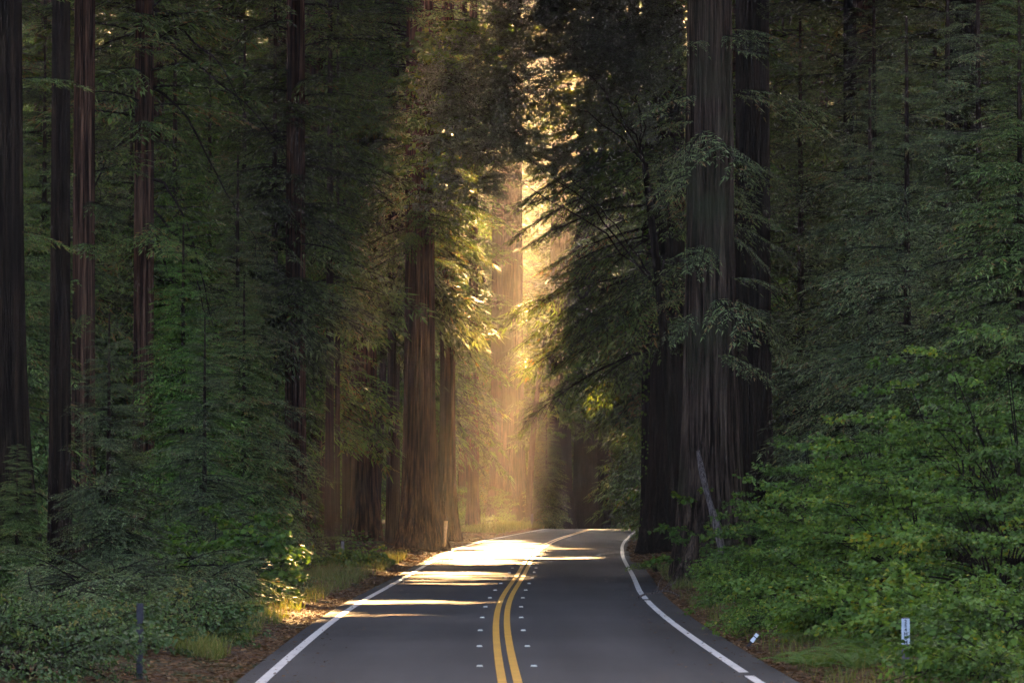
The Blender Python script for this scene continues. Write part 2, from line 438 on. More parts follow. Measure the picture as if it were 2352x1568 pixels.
class Crown:
    def __init__(s, seed): s.L, s.T, s.W, s.rg = [], [], [], np.random.default_rng(seed)
    def add(s, temps, pos, az, pitch, size, roll=None, tint=0.):
        pos = np.asarray(pos, float); n = len(pos)
        roll = s.rg.normal(0, .22, n) if roll is None else roll
        Mx = rots(np.asarray(az, float), np.asarray(pitch, float), roll) * np.asarray(size, float)[:, None, None]
        pick = s.rg.integers(0, len(temps), n)
        bt = s.rg.normal(0, .17, n) + tint
        for k, tp in enumerate(temps):
            i = np.nonzero(pick == k)[0]
            if not len(i): continue
            s.L.append((np.einsum('nij,lkj->nlki', Mx[i], tp['leaf']) + pos[i][:, None, None]).reshape(-1, 4, 3).astype(np.float32))
            s.T.append((tp['tint'][None] + bt[i][:, None]).ravel())
            s.W.append((np.einsum('nij,lkj->nlki', Mx[i], tp['wood']) + pos[i][:, None, None]).reshape(-1, 4, 3).astype(np.float32))
        return s
    def carve(s, origin, gaps=None):
        """Leave the gaps in the canopy through which the sun comes down on the road."""
        for A in (s.L, s.W):
            for k, q in enumerate(A):
                c = q.mean(1) + np.asarray(origin)
                tt = c[:, 2] / SUN[2]
                xg, dg = c[:, 0] - SUN[0] * tt, c[:, 1] - SUN[1] * tt
                keep = ~in_gap(xg, dg, c, gaps)
                A[k] = q[keep]
                if A is s.L: s.T[k] = s.T[k][keep]
        return s
    def clear_view(s, origin):
        for A in (s.L, s.W):
            for k, q in enumerate(A):
                w = q + np.asarray(origin)
                keep = (w[..., 2] > CAM_H + .126 * np.abs(w[..., 1]) + 1.5).all(1)
                A[k] = q[keep]
                if A is s.L: s.T[k] = s.T[k][keep]
        return s
    def mesh(s, name, leafmat, wood=True):
        L = np.concatenate(s.L); T = np.concatenate(s.T)
        if wood and s.W:
            W = np.concatenate(s.W)
            q = np.concatenate([L, W]); mi = np.concatenate([np.zeros(len(L)), np.ones(len(W))]); T = np.concatenate([T, np.full(len(W), .3)])
        else: q, mi = L, np.zeros(len(L))
        return quads_mesh(name, q, [leafmat, M['twig']], mi, T)

# where on the ground (x, d) the sun gets through the canopy
GAPS = [  # x0, x1, d0, d1, openness
    (-1.8, .95, 138, 207, .96), (-3.6, .5, 107, 124, .62), (-3.4, -1.7, 143, 178, .42), (-4.2, 4.0, 148, 155, .8), (-7.0, -3.4, 122, 144, .48), (-8.4, -6.0, 155, 175, .5),
    (-4.4, -.2, 88, 92, .9), (-4.9, -3.4, 76, 98, .8), (-3.4, -.8, 79.5, 83, .9),
    (1.0, 14.0, 385, 480, .6), (.5, 5.2, 264, 288, .5)]
def in_gap(xg, dg, c, gaps=None):
    rg = np.random.default_rng(int(abs(c[:, 0].sum()) * 10) % 100000)
    res = np.zeros(len(xg), bool)
    wob = (noise2(xg * .9, dg * .35, 9) - .5) * 1.5 + (noise2(xg * 0 + 2, dg * .13, 14) - .5) * 1.6
    wob2 = (noise2(xg * .5 + 7, dg * .5, 4) - .5) * 5
    for x0, x1, d0, d1, p in (gaps or GAPS):
        kx, kd = min(1, (x1 - x0) / 4), min(1, (d1 - d0) / 25)
        inside = (xg + wob * kx > x0) & (xg + wob * kx < x1) & (dg + wob2 * kd > d0) & (dg + wob2 * kd < d1)
        streak = noise2(xg * .4 + 3, dg * .7, 21)
        res |= inside & ((streak < .34 + .4 * p) | (p >= 1)) & (rg.random(len(xg)) < .985)
    return res

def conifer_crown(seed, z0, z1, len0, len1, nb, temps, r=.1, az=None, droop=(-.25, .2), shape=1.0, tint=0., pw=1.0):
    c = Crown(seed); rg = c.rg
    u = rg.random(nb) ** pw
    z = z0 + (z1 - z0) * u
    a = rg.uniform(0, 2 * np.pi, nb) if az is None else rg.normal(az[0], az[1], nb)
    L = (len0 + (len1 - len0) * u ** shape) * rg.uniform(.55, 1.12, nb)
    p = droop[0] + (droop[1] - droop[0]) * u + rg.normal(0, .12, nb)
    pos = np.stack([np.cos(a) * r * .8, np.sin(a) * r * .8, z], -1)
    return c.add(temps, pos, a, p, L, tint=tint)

# ------------------------------------------------------------------ ground and road
ss = np.concatenate([-np.geomspace(320, 12, 34), np.arange(-11.5, -2.9, .35), np.arange(-2.5, 2.6, 1.0), np.arange(2.9, 11.6, .35), np.geomspace(12, 320, 34)])
dd = np.concatenate([np.arange(-150, 40, 10.), np.arange(40, 130, .5), np.arange(130, 300, 1.5), np.geomspace(300, 820, 60)])
DD, SS = np.meshgrid(dd, ss, indexing='ij')
XX = SS + road_x(np.minimum(DD, 420))
V = np.stack([XX, DD, ground_z(XX, DD)], -1)
f = grid_faces(len(dd), len(ss), False)
tag(link('ground', mesh_raw('ground', V.reshape(-1, 3), f, [M['ground']], smooth=True)), kind='structure')

def strip(name, offs, zoff, d0, d1, mat, step=1.0, edge_noise=0.):
    d = np.arange(d0, d1 + .01, step)
    rows = []
    for k, of in enumerate(offs):
        o_ = of(d) if callable(of) else np.full(len(d), of)
        if edge_noise and k in (0, len(offs) - 1): o_ = o_ + edge_noise * (noise2(d / 1.3, d * 0 + k, 8) - .5) + edge_noise * .6 * (noise2(d / .4, d * 0 + k, 2) - .5)
        z = road_z(d) + zoff
        rows.append(np.stack([road_x(d) + o_, d, z], -1))
    V = np.stack(rows, 1)
    return mesh_raw(name, V.reshape(-1, 3), grid_faces(len(d), len(offs), False)[:, ::-1], [mat], smooth=True)
shoulderR = lambda d: half_right(d) + .5
shoulderL = lambda d: -half_left(d) - .32
tag(link('road', strip('road', [lambda d: shoulderL(d) - .05, shoulderL, -1.6, 0., 1.6, shoulderR, lambda d: shoulderR(d) + .05], 0, -150, 600, M['asphalt'], .5, .12)), kind='structure')
# the outer vertices of the slab go down into the duff
me = bpy.data.objects['road'].data
co = np.empty(len(me.vertices) * 3, np.float32); me.vertices.foreach_get('co', co); co = co.reshape(-1, 7, 3)
co[:, 0, 2] -= .12; co[:, 6, 2] -= .12
me.vertices.foreach_set('co', co.ravel()); me.update()
for nm, a0, a1 in (('yellow_centre_line', -.155, -.042), ('yellow_centre_line', .042, .155)):
    tag(link(nm, strip(nm, [a0, a1], .004, -150, 600, M['yellow'])), kind='structure')
tag(link('white_edge_line', strip('white_edge_line', [lambda d: -half_left(d) - .07, lambda d: -half_left(d) + .07], .004, -150, 600, M['white'])), kind='structure')
for a, b_ in ((-150, 54.0), (55.0, 91.5), (92.6, 600)):
    tag(link('white_edge_line', strip('white_edge_line', [lambda d: half_right(d) - .065, lambda d: half_right(d) + .065], .004, a, b_, M['white'], .25 if b_ < 100 else 1)), kind='structure')

def box_quads(x0, x1, y0, y1, z0, z1, taper=0.):
    t = taper
    p = np.array([[x0, y0, z0], [x1, y0, z0], [x1, y1, z0], [x0, y1, z0], [x0 + t, y0 + t, z1], [x1 - t, y0 + t, z1], [x1 - t, y1 - t, z1], [x0 + t, y1 - t, z1]])
    return p[np.array([[0, 3, 2, 1], [4, 5, 6, 7], [0, 1, 5, 4], [1, 2, 6, 5], [2, 3, 7, 6], [3, 0, 4, 7]])]

# raised pavement markers, in pairs either side of the double yellow line
mk = quads_mesh('marker', box_quads(-.046, .046, -.046, .046, -.004, .018, .012), [M['marker_white']])
rf = quads_mesh('reflector', box_quads(-.04, .04, -.057, -.047, .002, .014, .001), [M['reflector']])
ORD = ['nearest', 'second', 'third', 'fourth', 'fifth', 'sixth', 'seventh', 'eighth', 'ninth', 'tenth', 'eleventh', 'twelfth', 'thirteenth', 'fourteenth', 'fifteenth', 'sixteenth']
dm = 56.9
for k in range(16):
    for sgn, word in ((-1, 'left'), (1, 'right')):
        x = float(road_x(dm)) + sgn * .37
        root = empty('pavement_marker', (x, dm, float(road_z(dm)) + .004), 0,
                     ('%s small white raised marker on the %s of the double yellow line' % (ORD[k], word)) if k else 'nearest small white raised marker on the %s of the double yellow line' % word,
                     'road marker', 'raised markers along the centre line')
        link('marker_body', mk, root); link('reflector', rf, root)
    dm += 7.32

# ------------------------------------------------------------------ trees
def tree(name, px, d, label, cat='tree', group=None, dx=0):
    x = at(px, d) + dx
    return empty(name, (x, d, float(ground_z(x, d))), 0, label, cat, group)

def shade_canopy(seed, zlo, H, rad, nb, origin, carve=True):
    """Unseen crown of a tall redwood above the frame, added to block the sun."""
    c = Crown(seed); rg = c.rg
    u = rg.random(nb)
    z = zlo + (H - zlo) * u
    a = rg.uniform(0, 6.283, nb)
    L = rad * (1 - .55 * u ** 1.6) * rg.uniform(.6, 1.1, nb)
    pos = np.stack([np.cos(a) * .2, np.sin(a) * .2, z], -1)
    c.add(COARSE, pos, a, -.15 + .3 * u + rg.normal(0, .12, nb), L)
    if carve: c.carve(origin)
    c.clear_view(origin)
    return c

def big_redwood(px, d, r0, label, mat, seed, H=60, flare=.5, flare_h=1.4, flutes=9, amp=.05, lean=(0, 0), low=None, zlo=None, rad=9.0, nb=480, lowmat='needle', group='large redwood trunks', bend=0., r1=None, seg=72):
    root = tree('redwood_tree', px, d, label, 'tree', group)
    link('trunk', trunk_mesh('trunk', r0, (r1 if r1 else r0 * .45), H, mat, seed, flare, flare_h, flutes, amp, lean, bend, seg), root)
    org = np.array(root.location)
    if zlo is None: zlo = .118 * d + 5
    if seed in (9, 8, 14, 16, 1, 2): zlo, rad, nb = zlo + 22, 4.5, 120      # thin tops that let skylight in, away from the sun-blocking rows
    if seed in (3, 4, 13, 15, 17): H, rad, nb = 75, 10.0, 680  # taller, wider crowns out of view, enlarged to block the sun
    c = shade_canopy(seed + 500, zlo, H + 4, rad, nb, org)
    link('crown', c.mesh('crown', M['needle'], True), root)
    if low is not None:
        if seed != 11: low.carve(org, GAPS[:1])
        link('low_branches', low.mesh('low_branches', M[lowmat]), root)
    return root

NB = NEED_BIG
# --- left side
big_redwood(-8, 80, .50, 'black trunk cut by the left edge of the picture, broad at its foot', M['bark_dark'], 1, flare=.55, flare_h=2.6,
            low=conifer_crown(61, 6, 12, 1.8, 2.2, 10, NEED, .5))
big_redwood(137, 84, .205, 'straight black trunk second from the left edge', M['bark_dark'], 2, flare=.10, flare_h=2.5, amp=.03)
big_redwood(191, 112, .32, 'brown trunk half hidden behind the straight black trunk', M['bark_red'], 3, flare=.15, amp=.04,
            low=conifer_crown(63, 6, 15, 1.5, 2.0, 22, NEED, .3))
lowD = conifer_crown(64, 9, 16, 2.0, 3.2, 34, NEED, .3, tint=.02)
rootD = big_redwood(329, 116, .30, 'reddish straight trunk with bare drooping limbs, left of the wood', M['bark_red'], 4, flare=.15, amp=.04, low=lowD)
# bare dead limbs
rg = np.random.default_rng(77)
for (z0, ex, ez, ey) in ((13.2, 3.4, 8.4, -1), (11.0, 2.3, 6.1, -2), (14.8, 4.2, 11.0, -1.5), (10.1, 1.9, 6.5, 1), (15.6, 3.2, 12.0, -2.2), (12.0, -1.6, 9.0, -1), (9.4, 1.5, 4.9, -1.4)):
    t = np.linspace(0, 1, 12)
    P = np.stack([.2 * np.sign(ex) + (ex - .2) * t ** .85, ey * t, z0 + (ez - z0) * t ** 1.35 + .18 * np.sin(t * 7 + z0)], -1)
    P += rg.normal(0, .03, P.shape)
    q = [tube_quads(P, .035 * (1 - t) + .008, 5)]
    for k in (4, 6, 8, 10):
        e = P[k] + np.array([rg.uniform(-.5, .7), rg.uniform(-.4, .4), rg.uniform(-1.0, .1)])
        q.append(tube_quads(np.array([P[k], (P[k] + e) / 2 + rg.normal(0, .06, 3), e]), np.array([.012, .009, .004]), 4))
    link('dead_limb', quads_mesh('dead_limb', np.concatenate(q), [M['twig']]), rootD)

def slim(px, d, r, label, z0, z1, l0, l1, nb, seed, H=22, mat='bark_thin', leaf='needle', lean=(0, 0), temps=NEED, group='slim young redwoods', az=None, name='slim_redwood', tint=0.):
    root = tree(name, px, d, label, 'tree', group)
    link('trunk', trunk_mesh('trunk', r, r * .35, H, M[mat], seed, r * .3, .8, 7, .03, lean, 0, 28, 40), root)
    if nb:
        c = conifer_crown(seed, z0, z1, l0, l1, nb, temps, r, az=az, tint=tint)
        if lean != (0, 0):
            for A in (c.L, c.W):
                for k in range(len(A)): A[k] = A[k] + np.stack([lean[0] * A[k][..., 2], lean[1] * A[k][..., 2], 0 * A[k][..., 2]], -1)
        link('crown', c.mesh('crown', M[leaf]), root)
    return root
slim(757, 150, .18, 'slim dark trunk under a wide bushy crown, beside the small roadside shrub', 8.6, 21, 3.3, 1.6, 110, 101, H=23)
slim(775, 166, .12, 'thin straight trunk just right of the slim dark one', 12, 22, 2.2, 1.2, 40, 102)
slim(791, 172, .10, 'thinnest of three slim trunks, nearest the broad roadside redwood', 12, 20, 2.0, 1.0, 30, 103, H=20)
big_redwood(838, 184, .55, 'brown redwood trunk behind the three slim trunks', M['bark_red'], 5, flare=.35, flare_h=1.6,
            low=conifer_crown(65, 9, 26, 3.4, 3.6, 50, NEED, .5))
slim(862, 190, .20, 'leaning slender trunk against the brown redwood', 14, 24, 2.5, 1.3, 40, 104, H=25, lean=(.045, 0))
lowG = conifer_crown(66, 11.8, 24, 2.6, 3.3, 210, NB, .7, tint=.1)
rootG = big_redwood(964, 168, .66, 'broad reddish redwood standing at the left road edge, rim lit by the sun', M['bark_red'], 6, flare=.50, flare_h=1.7, flutes=11, amp=.055, low=lowG, lowmat='needle_green')
big_redwood(678, 141, .36, 'dim reddish trunk deep in shade left of the slim dark trunk', M['bark_red'], 17, flare=.25, low=conifer_crown(78, 7, 22, 2.6, 3.4, 70, NEED, .3))
big_redwood(1028, 198, .38, 'dim trunk just behind the broad roadside redwood', M['bark_red'], 7, flare=.35)
big_redwood(1087, 262, .35, 'faint thin trunk in the sunlit haze left of the beam', M['bark_red'], 8, flare=.2, low=conifer_crown(67, 16, 34, 3.0, 3.3, 30, NEED, .3))
big_redwood(906, 232, .30, 'pale thin trunk glimpsed between the brown and the broad redwoods', M['bark_grey'], 9, flare=.2)
# --- centre
big_redwood(1165, 318, 1.30, 'massive redwood in the shaft of sunlight where the road bends', M['bark_grey'], 10, flare=.9, flare_h=2.5, flutes=13, amp=.035, H=70, r1=.85, zlo=42)
rootC = tree('curved_tree', 1213, 300, 'slender dark tree curving right beside the sunlit massive redwood', 'tree')
t = np.linspace(0, 1, 16)
P = np.stack([.1 * np.sin(t * 3) + 1.25 * t ** 2.2, -.2 * t, 14.5 * t - .3], -1)
link('trunk', quads_mesh('trunk', tube_quads(P, .27 - .12 * t, 10), [M['bark_thin']]), rootC)
cc = Crown(300); n = 64
u = cc.rg.uniform(.62, 1, n); pos = np.stack([np.interp(u, t, P[:, k]) for k in range(3)], -1)
cc.add(BROAD_FLAT, pos + cc.rg.normal(0, .7, (n, 3)) + np.stack([cc.rg.uniform(.5, 4.2, n), 0 * u, -.6 * u], -1), cc.rg.normal(0, 1.1, n), cc.rg.normal(-.1, .3, n), cc.rg.uniform(1.4, 2.6, n))
link('crown', cc.mesh('crown', M['maple']), rootC)
for k, (px, d, r, lb) in enumerate(((1286, 308, .85, 'wide dark redwood right of the curved tree, behind the crest of the road'),
                                    (1345, 337, 1.0, 'black redwood behind the moss covered stem'),
                                    (1383, 347, .55, 'narrow black trunk between two dark redwoods beyond the crest'),
                                    (1418, 358, .85, 'dark redwood at the right end of the row beyond the crest'),
                                    (1457, 374, .9, 'dark redwood furthest right beyond the crest'),
                                    (1299, 350, .8, 'dim redwood filling the gap behind the moss covered stem'))):
    big_redwood(px, d, r, lb, M['bark_dark'], 20 + k, flare=.5, flare_h=2, low=conifer_crown(70 + k, 8, 26, 4, 4.5, 46, NEED, r), group='dark redwoods beyond the crest')
rootM = tree('moss_covered_tree', 1303, 312, 'thin stem covered in yellow green moss, lit along its length', 'tree')
t = np.linspace(0, 1, 14)
P = np.stack([-.20 * t + .05 * np.sin(t * 9), 0 * t, 8.2 * t - .4], -1)
link('trunk', quads_mesh('trunk', tube_quads(P, .13 - .05 * t, 9), [M['bark_moss']]), rootM)
c = Crown(9); n = 12
c.add(BROAD_FLAT, np.stack([-.2 + 0 * np.arange(n), 0. * np.arange(n), np.linspace(7, 8, n)], -1), c.rg.uniform(0, 6.28, n), c.rg.normal(.2, .3, n), c.rg.uniform(.8, 1.5, n))
link('crown', c.mesh('crown', M['maple']), rootM)
# --- right side
lowJ = conifer_crown(68, 7.8, 22, 5.2, 6.0, 84, NB, .7, az=(math.pi * 1.12, .6), droop=(-.38, -.02))
lowJ.L += conifer_crown(69, 8.0, 20, 2.4, 3.0, 24, NB, .7).L; lowJ.T += [np.full(len(a), .4) for a in lowJ.L[len(lowJ.T):]]
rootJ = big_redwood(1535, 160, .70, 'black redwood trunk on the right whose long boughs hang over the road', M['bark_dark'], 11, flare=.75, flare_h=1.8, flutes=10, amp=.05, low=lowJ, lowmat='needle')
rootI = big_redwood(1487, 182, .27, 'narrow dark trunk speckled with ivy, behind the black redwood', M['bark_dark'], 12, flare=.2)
rg = np.random.default_rng(90); n = 260
zi = rg.uniform(.5, 15, n); th = rg.normal(-1.6, .8, n); ri = .30 + .2 * np.exp(-zi / 1.4) + rg.uniform(0, .07, n)
nr = np.stack([np.cos(th), np.sin(th), 0 * th + .3], -1); nr /= np.linalg.norm(nr, axis=1, keepdims=True)
dr = np.stack([-np.sin(th) * rg.normal(0, .5, n), np.cos(th) * rg.normal(0, .5, n), -1 + 0 * th], -1); dr -= nr * (dr * nr).sum(1, keepdims=True); dr /= np.linalg.norm(dr, axis=1, keepdims=True)
link('ivy', quads_mesh('ivy', leaf_quads(np.stack([ri * np.cos(th), ri * np.sin(th), zi], -1), dr, nr, rg.uniform(.08, .17, n), .9, .06), [M['maple']], None, np.repeat(rg.uniform(.4, .9, n), 2)), rootI)
lowK = conifer_crown(71, 5.6, 15.5, 2.3, 2.8, 40, NEED_FINE, .6, droop=(-.45, -.1), tint=.05)
rootK = big_redwood(1632, 114, .71, 'grey brown redwood with deep furrows at the right road edge, swollen at its foot', M['bark_grey'], 13, flare=.55, flare_h=2.2, flutes=10, amp=.115, low=lowK, lowmat='needle_grey', seg=110)
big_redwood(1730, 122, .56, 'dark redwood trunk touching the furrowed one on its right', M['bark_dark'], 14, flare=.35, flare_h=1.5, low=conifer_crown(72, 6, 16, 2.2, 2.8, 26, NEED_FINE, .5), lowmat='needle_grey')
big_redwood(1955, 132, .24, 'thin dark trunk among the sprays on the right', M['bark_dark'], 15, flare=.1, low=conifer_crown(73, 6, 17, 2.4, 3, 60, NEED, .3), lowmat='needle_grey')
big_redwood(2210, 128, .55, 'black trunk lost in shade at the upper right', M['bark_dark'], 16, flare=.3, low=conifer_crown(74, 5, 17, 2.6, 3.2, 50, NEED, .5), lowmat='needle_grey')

# --- young redwoods that fill the wood
PROTO = {}
for nm, (z0, l0, l1, nb, leaf) in dict(bushy=(.9, 2.5, .45, 400, 'needle'), layered=(1.2, 2.7, .5, 300, 'needle_grey'), green=(1.0, 2.4, .5, 380, 'needle_green'),
                                       bare=(4.0, 2.6, .5, 260, 'needle'), high=(4.6, 2.4, .45, 260, 'needle_grey'), loose=(3.2, 2.9, .6, 220, 'needle_green')).items():
    sd = sum(map(ord, nm))
    PROTO[nm] = (trunk_mesh('trunk', .13, .03, 12, M['bark_thin'], sd, .05, .6, 6, .03, (0, 0), 0, 16, 24),
                 conifer_crown(sd, z0, 12, l0, l1, nb, NEED_FINE if nm == 'layered' else NEED, .1, shape=1.1, pw=1.15).mesh('crown', M[leaf]))
YOUNG = [
 (470, 101, 6.5, 'layered', 'small redwood with level sprays behind the low maple'),
 (560, 112, 8.0, 'bushy', 'dark small redwood between the low maple and the slim trunks'),
 (805, 192, 25, 'high', 'high crowned redwood hiding the upper part of the brown trunk'),
 (630, 142, 19, 'high', 'high crowned redwood left of the slim dark trunk'),
 (900, 176, 27, 'high', 'high crowned redwood just behind the broad roadside redwood'),
 (210, 128, 16, 'layered', 'grey redwood between the brown and the reddish trunks'),
 (400, 128, 17, 'green', 'green redwood right of the bare limbs'),
 (1255, 302, 9.0, 'bushy', 'low dark redwood at the foot of the curved tree beyond the crest'),
 (1560, 205, 24, 'high', 'high redwood behind the black trunk on the right'),
 (2010, 120, 16, 'layered', 'grey redwood just right of the thin dark trunk'),
 (2180, 116, 16, 'layered', 'grey redwood in front of the black trunk at the upper right'),
  # column, distance, height, kind, label
 (250, 80, 5.6, 'layered', 'small young redwood with level sprays in front of the brown trunk'),
 (40, 76, 3.0, 'bushy', 'low young redwood at the foot of the black trunk on the left edge'),
 (30, 104, 11, 'bushy', 'bushy young redwood between the two black trunks at the left'),
 (420, 106, 9, 'green', 'green young redwood just right of the reddish trunk with bare limbs'),
 (545, 122, 12, 'layered', 'young redwood with grey sprays behind the low maple'),
 (540, 136, 11, 'bushy', 'dark bushy young redwood left of the slim dark trunk'),
 (480, 142, 17, 'bushy', 'tall bushy redwood in the middle of the left wood'),
 (560, 160, 20, 'green', 'tall green redwood left of the slim trunk with the wide crown'),
 (300, 138, 16, 'layered', 'grey sprayed redwood behind the reddish trunk'),
 (100, 124, 15, 'bare', 'bare stemmed redwood behind the straight black trunk'),
 (720, 170, 19, 'loose', 'loosely branched redwood behind the three slim trunks'),
 (380, 182, 23, 'green', 'tall green redwood deep in the left wood, behind the bare limbs'),
 (545, 195, 25, 'green', 'bright green tall redwood deep in the left wood'),
 (190, 172, 22, 'bushy', 'tall redwood filling the gap behind the brown trunk'),
 (905, 238, 27, 'loose', 'tall loose redwood behind the broad roadside redwood'),
 (665, 220, 27, 'green', 'tall green redwood seen above the slim trunks'),
 (785, 245, 28, 'green', 'green redwood high above the brown redwood trunk'),
 (985, 255, 26, 'loose', 'hazy redwood between the roadside redwood and the sun shaft'),
 (450, 245, 30, 'green', 'far green redwood behind the middle of the left wood'),
 (100, 215, 26, 'green', 'far redwood behind the two black trunks on the left'),
 (285, 235, 29, 'layered', 'far grey sprayed redwood behind the reddish trunk'),
 (840, 300, 34, 'green', 'farthest green redwood above the brown trunk'),
 (960, 320, 36, 'green', 'farthest green redwood above the roadside redwood'),
 (560, 300, 36, 'bushy', 'farthest bushy redwood over the left wood'),
 (700, 330, 38, 'layered', 'farthest grey redwood over the slim trunks'),
 (350, 310, 36, 'bushy', 'farthest redwood behind the bare limbs'),
 (150, 300, 34, 'green', 'farthest redwood behind the black trunks'),
 (1494, 200, 19, 'bare', 'redwood with a clear stem just behind the black trunk on the right'),
 (1400, 352, 34, 'high', 'dark redwood with high sprays above the crest of the road'),
 (1335, 342, 33, 'bare', 'redwood whose sprays hang over the moss covered stem'),
 (1520, 280, 28, 'bushy', 'bushy redwood deep behind the ivy speckled trunk'),
 (1840, 142, 18, 'layered', 'grey sprayed redwood behind the dark trunk on the right'),
 (2000, 108, 12.5, 'layered', 'grey sprayed redwood reaching out over the thimbleberry thicket'),
 (2085, 102, 13, 'layered', 'redwood with pale drooping sprays above the thicket'),
 (2250, 98, 14, 'layered', 'redwood with spreading sprays above the right end of the thicket'),
 (2345, 92, 12, 'bushy', 'dark bushy redwood cut by the right edge of the picture'),
 (2150, 142, 20, 'bushy', 'tall dark redwood behind the spreading sprays'),
 (2010, 162, 21, 'layered', 'tall grey redwood behind the thin dark trunk'),
 (1800, 184, 23, 'bushy', 'tall redwood deep behind the dark trunk on the right'),
 (2320, 150, 21, 'bushy', 'tall dark redwood at the upper right corner'),
 (1700, 205, 25, 'bushy', 'redwood in the gap above the furrowed trunk'),
 (1900, 225, 28, 'layered', 'far redwood behind the thin dark trunk'),
 (2110, 210, 26, 'bushy', 'far dark redwood behind the black trunk at the upper right'),
 (1590, 250, 28, 'green', 'far green redwood between the black and the furrowed trunks'),
 (2250, 240, 30, 'bushy', 'farthest redwood at the upper right'),
 (1780, 290, 34, 'bushy', 'farthest dark redwood over the right wood'),
 (2000, 300, 36, 'bushy', 'farthest bushy redwood over the right wood'),
]
rg = np.random.default_rng(5)
for px, d, H, kind, lb in YOUNG:
    root = tree('young_redwood', px, d, lb, 'tree', 'young redwoods in the wood')
    root.rotation_euler = (0, 0, rg.uniform(0, 6.28)); k = H / 12
    root.scale = (k ** .8, k ** .8, k)
    for nm, me in zip(('trunk', 'crown'), PROTO[kind]): link(nm, me, root)

for px, d, H, kind, lb in ((1235, 405, 42, 'bushy', 'sunlit redwood glowing in the gap right of the massive trunk'), (1285, 430, 46, 'bushy', 'sunlit redwood behind the upper gap over the road'),
                           (1350, 420, 48, 'bushy', 'sunlit redwood seen through the oak crown over the road'), (1200, 450, 46, 'green', 'sunlit redwood behind the massive trunk'), (1420, 410, 46, 'green', 'sunlit redwood above the row beyond the crest')):
    root = tree('young_redwood', px, d, lb, 'tree', 'young redwoods in the wood')
    root.rotation_euler = (0, 0, d); k = H / 12
    root.scale = (k * .75, k * .75, k)
    for nm, me in zip(('trunk', 'crown'), PROTO[kind]): link(nm, me, root)

# --- broadleaf trees
def blob_crown(seed, centres, n, temps, size, outward=.8, tint=0.):
    """Leafy boughs spread through a few overlapping clumps."""
    c = Crown(seed); rg = c.rg
    ce = np.array(centres, float)
    w = ce[:, 3] ** 2; pick = rg.choice(len(ce), n, p=w / w.sum())
    v = rg.normal(0, 1, (n, 3)); v /= np.linalg.norm(v, axis=1, keepdims=True)
    r = ce[pick, 3] * rg.random(n) ** .45
    pos = ce[pick, :3] + v * r[:, None] * np.array([1, 1, .7])
    az = np.arctan2(v[:, 1], v[:, 0]) + rg.normal(0, .5, n)
    return c.add(temps, pos, az, rg.normal(0, .28, n) + .2 * v[:, 2], size * rg.uniform(.6, 1.2, n), tint=tint)
# the dark tanoak over the road
rootT = tree('tanoak_tree', 1560, 136, 'dark small leaved oak leaning over the road, its crown against the light', 'tree')
ox = rootT.location.x; oz = rootT.location.z
def rel(px, py, d=136, r=1.): return (at(px, d) - ox, d - 136, up(py, d) - oz, r)
tc = [rel(1100, 250, 134, 1.1), rel(1160, 330, 133, 1.0), rel(1080, 420, 133, .6), rel(1200, 200, 136, .95), rel(1290, 235, 136, .45), rel(1300, 110, 136, .85), rel(1390, 120, 137, 1.0), rel(1045, 330, 133, .6), rel(1050, 190, 133, .75), rel(1250, 360, 137, .5), rel(1130, 120, 134, .9),
      rel(1440, 160, 137, 1.2), rel(1420, 290, 138, .7), rel(1450, 60, 138, 1.4), rel(1330, 20, 136, 1.0), rel(1220, 30, 136, 1.0), rel(1020, 470, 133, .4)]
c = blob_crown(400, tc, 1700, TAN, 1.0)
link('crown', c.mesh('crown', M['oak']), rootT)
q = []
t = np.linspace(0, 1, 14)
trunkP = np.stack([-1.1 * t ** 1.5, .5 * t, -.4 + 13.5 * t], -1)
q.append(tube_quads(trunkP, .2 - .09 * t, 9))
for b_ in tc[1::2]:
    s0 = trunkP[9] if b_[2] < 14 else trunkP[13]
    e = np.array(b_[:3]); mid = (s0 + e) / 2 + [0, 0, .9]
    P = np.array([(1 - u) ** 2 * s0 + 2 * u * (1 - u) * mid + u * u * e for u in np.linspace(0, 1, 12)])
    P[1:-1] += np.random.default_rng(int(abs(b_[0]) * 100)).normal(0, .09, (10, 3))
    q.append(tube_quads(P, np.linspace(.035, .006, 12), 6))
link('trunk', quads_mesh('trunk', np.concatenate(q), [M['bark_dark']]), rootT)
# the sunlit maple
rootP = tree('maple_tree', 1000, 178, 'maple with glowing yellow green leaves above the roadside redwood', 'tree')
ox, oz = rootP.location.x, rootP.location.z
def rel2(px, py, r, d=158): return (at(px, d) - ox, d - 178, up(py, d) - oz, r * .78)
c = blob_crown(401, [rel2(985, 385, .9), rel2(1010, 260, 1.0), rel2(960, 400, .7), rel2(1035, 330, .8), rel2(1000, 170, 1.2), rel2(1060, 100, 1.3), rel2(1090, 60, 1.0)], 90, BROAD_FLAT, 1.3, tint=.15)
link('crown', c.mesh('crown', M['maple']), rootP)
t = np.linspace(0, 1, 12)
q = [tube_quads(np.stack([.3 * np.sin(t * 4), 0 * t, -.4 + 19 * t], -1), .13 - .09 * t, 8)]
link('trunk', quads_mesh('trunk', np.concatenate(q), [M['bark_thin']]), rootP)

